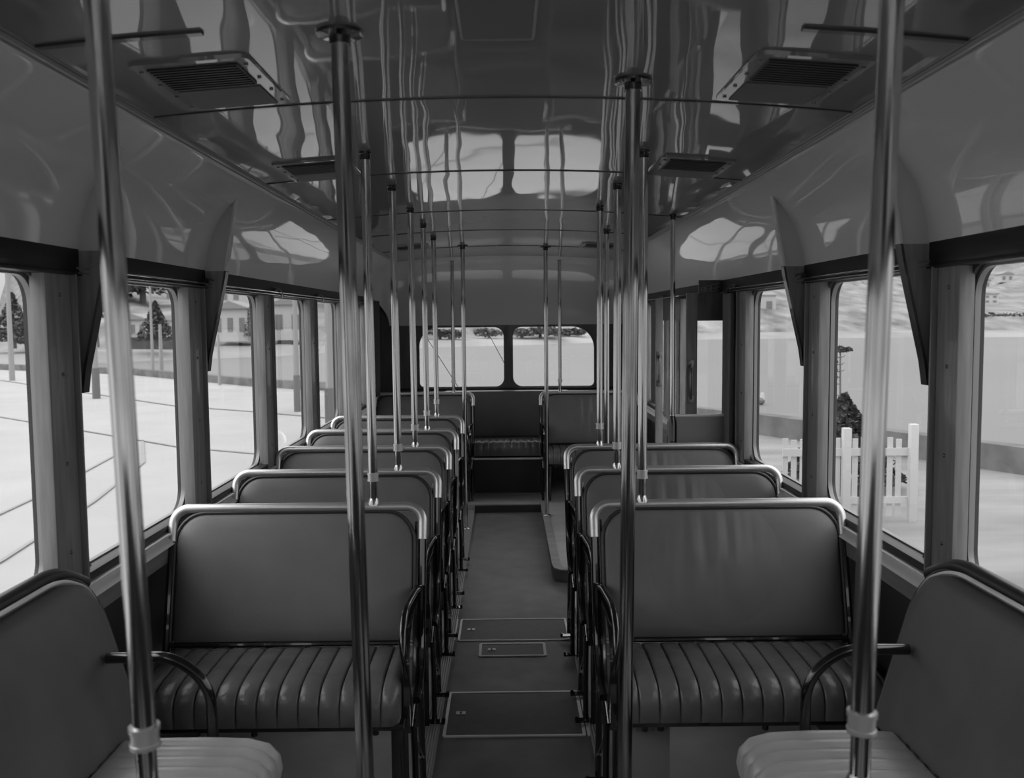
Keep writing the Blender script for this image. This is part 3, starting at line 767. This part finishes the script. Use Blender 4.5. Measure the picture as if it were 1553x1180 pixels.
# ------------------------------------------------------------------ outside
GZ = -.80
bound = [(30, -8), (14.7, 1), (9.0, 12.2), (7.8, 14.5), (5.3, 19.4), (1, 26), (-4, 31), (-9.5, 35), (-18, 44), (-34, 54), (-60, 66), (-90, 76)]
bm = BM(); prism(bm, [(-90, -30), (30, -30)] + bound, 'z', GZ-.6, GZ); gr = ob('ground', bm, 'road', smooth=False); gr['kind'] = 'structure'
gr.name = 'floor_outside'
bm = BM(); prism(bm, [(1.9, -8), (29, -8), (14.5, 1), (8.9, 12), (7.7, 14.3), (5.2, 19.2), (2.4, 22)], 'z', GZ, GZ+.01); o = ob('shingle_strip', bm, 'sand', smooth=False); tag(o, 'grey rippled shingle between the bus and the sea wall on the right', 'ground', kind='stuff')
bm = BM()
def wallstrip(bm, pts, h, w):
    for (x0, y0), (x1, y1) in zip(pts, pts[1:]):
        d = Vector((x1-x0, y1-y0, 0)).normalized(); nn = Vector((-d.y, d.x, 0))*w/2
        vs_ = []
        for z in (GZ-.02, GZ+h):
            for p, q in ((x0, y0), (x1, y1)):
                for sg in (1, -1): vs_.append(bm.verts.new((p+nn.x*sg, q+nn.y*sg, z)))
        for q in ((0, 1, 3, 2), (4, 6, 7, 5), (0, 2, 6, 4), (1, 5, 7, 3), (0, 4, 5, 1), (2, 3, 7, 6)): bm.faces.new([vs_[i] for i in q])
wallstrip(bm, bound[1:6], .43, .35)
o = ob('sea_wall', bm, 'wallc', smooth=False); tag(o, 'low dark concrete sea wall beyond the picket fence on the right', 'wall')
bm = BM(); wallstrip(bm, bound[5:11], .30, .4)
o = ob('kerb_wall', bm, 'wallc', smooth=False); tag(o, 'low dark kerb wall along the far side of the road on the left', 'wall')
# water
bm = BM(); box(bm, -400, 400, -60, 500, -1.6, -1.3); o = ob('harbour_water', bm, 'water', smooth=False); tag(o, 'flat pale harbour water stretching to the far shore', 'water', kind='stuff')
# lines on the road
def groundline(pts, w, nm_, label):
    bm = BM()
    for (x0, y0), (x1, y1) in zip(pts, pts[1:]):
        d = Vector((x1-x0, y1-y0, 0)).normalized(); nn = Vector((-d.y, d.x, 0))*w/2
        bm.faces.new([bm.verts.new(v) for v in ((x0+nn.x, y0+nn.y, GZ+.02), (x1+nn.x, y1+nn.y, GZ+.02), (x1-nn.x, y1-nn.y, GZ+.02), (x0-nn.x, y0-nn.y, GZ+.02))])
    o = ob(nm_, bm, 'rail_line', smooth=False); tag(o, label, 'rail', 'tram rails in the road')
groundline([(-30, 47), (-22, 40), (-9.8, 27), (-6.9, 25), (-3, 22), (1, 18)], .12, 'tram_rail', 'farthest thin dark line crossing the pale road on the left')
groundline([(-20, 30), (-13.4, 24.2), (-8.7, 20), (-6.5, 18), (-3, 16)], .08, 'tram_rail', 'middle thin dark line crossing the pale road on the left')
groundline([(-6.2, 5), (-6.4, 10), (-6.7, 13.1), (-7.3, 17), (-8.6, 20)], .05, 'tram_rail', 'nearer pair of thin rails on the left road, the one farther from the bus')
groundline([(-5.0, 5), (-5.25, 9.35), (-5.7, 12.5), (-6.4, 16), (-7.6, 19)], .05, 'tram_rail', 'thin rail closest to the bus on the left road')
# far shore: beach strip and hillsides following the bay
def shore_r(a):                                          # a = azimuth in degrees, 0 ahead, + right
    for (a0, r0), (a1, r1) in zip([(-80, 60), (-30, 72), (-14, 82), (-6, 100), (2, 108), (12, 130), (30, 145), (80, 150)], [(-30, 72), (-14, 82), (-6, 100), (2, 108), (12, 130), (30, 145), (80, 150), (100, 150)]):
        if a0 <= a <= a1: return r0+(r1-r0)*(a-a0)/(a1-a0)
    return 140
def hill_h(a):
    base = 36 + 8*math.sin(a*.13+1) + 4*math.sin(a*.41)
    if a < -27: base *= max(.10, 1-(-27-a)*.45)
    return base
bm = BM(); grid = []
for i in range(121):
    a = -60+120*i/120; r0 = shore_r(a); row = []
    for j in range(26):
        t = j/25; r = r0+4+t*230
        h = -1.2 + 1.5*min(1, t*12) + hill_h(a)*(t**1.25) * (1+.10*math.sin(a*.9+t*9)+.06*math.sin(a*2.3-t*17))
        row.append(bm.verts.new((r*math.sin(math.radians(a)), r*math.cos(math.radians(a)), h)))
    grid.append(row)
for i in range(120):
    for j in range(25): bm.faces.new((grid[i][j], grid[i+1][j], grid[i+1][j+1], grid[i][j+1]))
o = ob('hillside', bm, 'hill'); tag(o, 'hazy mottled hillside rising beyond the water all along the far shore', 'hill')
bm = BM(); prev = None
for i in range(121):
    a = -60+i; r0 = shore_r(a); q = []
    for r, z in ((r0-1, -1.35), (r0+1, -.9), (r0+4, -.6), (r0+8, -.5)): q.append(bm.verts.new((r*math.sin(math.radians(a)), r*math.cos(math.radians(a)), z)))
    if prev:
        for k in range(3): bm.faces.new((prev[k], q[k], q[k+1], prev[k+1]))
    prev = q
o = ob('far_beach', bm, 'beach'); tag(o, 'pale beach strip along the far shore', 'beach', kind='stuff')

def at(px, d, z=None):                                    # a direction in the picture turned into a place d metres ahead
    x = (px-768)/F_PX*d; return x
def leafy(bm, c, rx, rz, n, size, cone=False):
    for _ in range(n):
        if cone:
            h = random.random()**1.4; rr = rx*(1-h)*(.25+.75*random.random()**.5)+.02; th = random.random()*2*PI
            p = Vector((c[0]+rr*math.cos(th), c[1]+rr*math.sin(th), c[2]+rz*h))
        else:
            th = random.random()*2*PI; ph = math.acos(2*random.random()-1); k = random.random()**.35
            p = Vector((c[0]+rx*k*math.sin(ph)*math.cos(th), c[1]+rx*k*math.sin(ph)*math.sin(th), c[2]+rz*k*math.cos(ph)))
        d1 = Vector((random.uniform(-1, 1), random.uniform(-1, 1), random.uniform(-1, .4))).normalized()*size; d2 = d1.cross(Vector((random.random(), random.random(), 1))).normalized()*size*.45
        bm.faces.new([bm.verts.new(p-d1*.5), bm.verts.new(p+d2), bm.verts.new(p+d1*.6), bm.verts.new(p-d2)])
def tree(px, d, zb, h, w, label, m='foliage_far', cone=True, nl=900, group='trees across the water and road'):
    t = thing('conifer_tree' if cone else 'broadleaf_tree', label, 'tree', (at(px, d), d, zb), group)
    bm = BM(); tube(bm, [(0, 0, 0), (0, 0, h*.9)], [w*.05, w*.015], 8); ob('trunk', bm, 'timberdk', t)
    bm = BM()
    if cone: leafy(bm, (0, 0, h*.14), w*.5, h*.86, nl, w*.10, True)
    else:
        for k in range(7):
            leafy(bm, (random.uniform(-.3, .3)*w, random.uniform(-.3, .3)*w, h*random.uniform(.45, .8)), w*.28, h*.22, nl//7, w*.08)
    ob('foliage', bm, m, t, False); return t
tree(240, 74, -.2, 3.6, 3.2, 'dark spreading conifer seen through the second left window')
tree(26, 70, -.2, 4.2, 3.4, 'tall dark conifer in the foremost left window')
tree(44, 72, -.2, 2.6, 2.6, 'smaller conifer right of the tall one in the foremost left window')
tree(150, 72, -.2, 5, 4.2, 'leafy tree at the left edge of the second left window', cone=False)
tree(222, 120, 2.5, 9, 11, 'large dark tree high on the hill in the second left window', cone=False, nl=1400)
tree(386, 84, -.2, 4.2, 1.8, 'narrow dark tree between the houses on the left')
for i, (px, d, zb, h, w) in enumerate([(668, 108, -.9, 1.7, 5), (690, 108, -.9, 1.6, 3), (742, 110, -.9, 1.7, 4), (792, 112, -.9, 1.7, 5), (820, 113, -.9, 1.8, 6), (862, 118, -.8, 1.5, 5)]):
    tree(px, d, zb, h, w, 'low bushy tree on the far shore, number %s from the left in the back windows' % ['one', 'two', 'three', 'four', 'five', 'six'][i], cone=False, nl=500, group='bushes on the far shore')
for i, (px, d, zb, h, w) in enumerate([(1500, 150, -.2, 2.2, 7), (1530, 150, -.2, 2.4, 8), (1362, 150, -.2, 1.6, 5)]):
    tree(px, d, zb, h, w, ['dark shoreline bush under the tall building on the right', 'dark shoreline bush at the far right window edge', 'small dark shoreline bush just right of the blurred near pole'][i], cone=False, nl=500, group='bushes on the far shore')
# houses
def house(px, d, zb, w, h, dep, label, nwin=3, floors=1, roof=True, rz=0):
    t = thing('house', label, 'house', (at(px, d), d, zb), 'houses on the far shore', rz)
    ob('wall', bx(-w/2, w/2, 0, dep, 0, h), 'housew', t, False)
    if roof:
        bm = BM(); prism(bm, [(-w/2-.3, h), (w/2+.3, h), (0, h+w*.22)], 'y', -.3, dep+.3); ob('roof', bm, 'houseroof', t, False)
    else: ob('roof', bx(-w/2-.1, w/2+.1, -.1, dep+.1, h, h+.2), 'houseroof', t, False)
    for f_ in range(floors):
        for k in range(nwin):
            x = -w/2 + w*(k+.5)/nwin; z = h*(f_+.3)/floors; ww = w/nwin*.22
            ob('window', bx(x-ww, x+ww, -.06, .02, z, z+h/floors*.42), 'housewin', t, False)
house(352, 84, -.1, 3.2, 3.0, 4, 'white gabled house in the third left window', 3, 1)
house(336, 100, 3.2, 5, 3.0, 4, 'pale house higher on the slope behind the white gabled one', 4, 1)
house(370, 90, -.1, 2.2, 1.8, 3, 'low pale shed right of the white gabled house', 2, 1)
house(438, 88, -.1, 3.2, 3.4, 4, 'two-window white house in the fourth left window', 2, 1)
house(205, 88, .2, 2.6, 1.8, 4, 'pale low house left of the spreading conifer', 3, 1)
house(268, 92, .2, 3.0, 1.6, 4, 'pale low house right of the spreading conifer', 2, 1, roof=False)
house(1157, 160, 2.2, 4.6, 3.2, 5, 'white block house on the far shore in the right window beside the door', 2, 1, roof=False)
house(1492, 170, 1.2, 5.6, 4.4, 6, 'pale five-storey building on the far shore at the right edge', 4, 5, roof=False)
house(1205, 165, .1, 4.5, 1.8, 5, 'long low building by the water left of the bare tree', 5, 1, roof=False)
house(1300, 168, .5, 5, 1.8, 5, 'low pale building by the water right of the bare tree', 5, 1)
for i in range(26):
    a_px = random.choice([random.uniform(1140, 1240), random.uniform(1255, 1400), random.uniform(1470, 1553), random.uniform(120, 280)])
    d = random.uniform(185, 300) if a_px > 700 else random.uniform(120, 220); tt = (d/math.cos(math.atan((a_px-768)/F_PX))-145 if a_px > 700 else d-76)/230
    az = math.degrees(math.atan((a_px-768)/F_PX)); zb = hill_h(az)*max(0, tt)**1.25 - .5
    house(a_px, d, zb, 3.2, 2.0, 3, 'tiny pale house among others scattered on the hillside', 2, 1)
bm = BM(); 
o = ob('hedge', bx(at(196, 78), at(300, 78), 77.5, 78.5, -.6, .45), 'hedge'); tag(o, 'dark hedge line behind the spreading conifer on the left', 'hedge')
# poles on the left
def upole(px, d, top, label, dark=False, r=.10):
    t = thing('utility_pole', label, 'pole', (at(px, d), d, GZ), 'poles along the left roadside')
    bm = BM(); tube(bm, [(0, 0, 0), (0, 0, top-GZ)], [r, r*.7], 10); ob('shaft', bm, 'timber', t)
    if dark: bm = BM(); tube(bm, [(0, 0, 0), (0, 0, 1.0)], [r*1.25, r*1.2], 10); ob('tarred_base', bm, 'timberdk', t)
upole(146, 30, 3.6, 'roadside pole at the left edge of the second left window', True)
upole(233, 42, 3.4, 'slim pale pole in front of the spreading conifer', r=.07)
upole(246, 44, 1.6, 'short slim pale pole right of the slim tall one')
upole(333, 36, 1.2, 'slim pole in the third left window', r=.06)
upole(450, 25, 4.0, 'thick pole with dark base in the fourth left window', True, r=.075)
upole(20, 40, 4.0, 'tall pole in front of the conifer in the foremost left window', r=.12)
upole(500, 20, 3.0, 'dark-based pole in the fifth left window', True, r=.10)
# picket fence on the right
t = thing('picket_fence', 'white picket fence with two tall square posts outside the right window', 'fence', (4.45, 10.8, GZ))
for x, h in ((-.40, 1.14), (.40, 1.18)):
    bm = BM(); box(bm, x-.047, x+.047, -.045, .045, 0, h, .006); ob('post', bm, 'white', t)
bm = BM()
for k in range(-11, 5):
    x = k*.105+.04
    if abs(x+.40) < .07 or abs(x-.40) < .07 or x > .42: continue
    box(bm, x-.032, x+.032, .045, .062, .06, 1.005+.012*math.sin(k*2.1))
ob('pickets', bm, 'white', t, False)
bm = BM(); box(bm, -1.15, .40, .02, .046, .80, .89); box(bm, -1.15, .40, .02, .046, .22, .30); ob('cross_rail', bm, 'white', t, False)
# bare-stemmed young pine and its bush
t = thing('bare_pine', 'spindly young pine with bare branches and a dark bushy base behind the fence', 'tree', (at(1277, 13), 13, GZ))
bm = BM(); tube(bm, [(0, 0, 0), (.02, 0, .9), (.0, 0, 1.4), (-.01, 0, 2.0)], [.03, .02, .014, .010], 8)
for k, z in enumerate((1.05, 1.18, 1.34, 1.50, 1.60, 1.68, 1.78, 1.88)):
    ln = .16 if k < 3 else .13; tube(bm, [(0, 0, z), (-ln, .03, z+.015), (-ln*1.35, .04, z+.05+.01*k)], [.008, .006, .004], 6)
    if k > 4: tube(bm, [(0, 0, z), (.05, -.03, z+.03)], [.006, .004], 6)
ob('trunk', bm, 'timberdk', t)
bm = BM(); leafy(bm, (.06, 0, .15), .85, 1.2, 2600, .10, True); leafy(bm, (.08, 0, .62), .42, .36, 1100, .09); ob('lower_foliage', bm, 'foliage', t, False)
bm = BM(); leafy(bm, (0, 0, 2.0), .15, .04, 260, .05)
for z in (1.60, 1.72, 1.83): leafy(bm, (-.10, 0, z), .06, .03, 60, .035)
ob('crown', bm, 'foliage', t, False)
t = thing('mooring_buoy', 'small dark buoy with white top on the water at the right', 'buoy', (at(1153, 31), 31, -1.32))
bm = BM(); tube(bm, [(0, 0, 0), (0, 0, .1), (0, 0, .18), (0, 0, .26)], [.10, .2, .2, .1], 12); ob('float', bm, 'timberdk', t)
bm = BM(); tube(bm, [(.12, 0, .2), (.12, 0, .42)], [.08, .06], 10); ob('top_mark', bm, 'white', t)
# trolley ropes down the back of the bus
for (x0, z0, x1, z1, lb) in ((-.53, 2.2, .14, .93, 'thin dark rope slanting across both back windows'), (-.95, 1.75, -.44, .93, 'thin dark rope slanting across the left back window')):
    bm = BM(); tube(bm, [(x0, 9.105, z0), (x1, 9.105, z1)], .0035, 6); o = ob('trolley_rope', bm, 'rope'); tag(o, lb, 'rope', 'ropes outside the back windows')
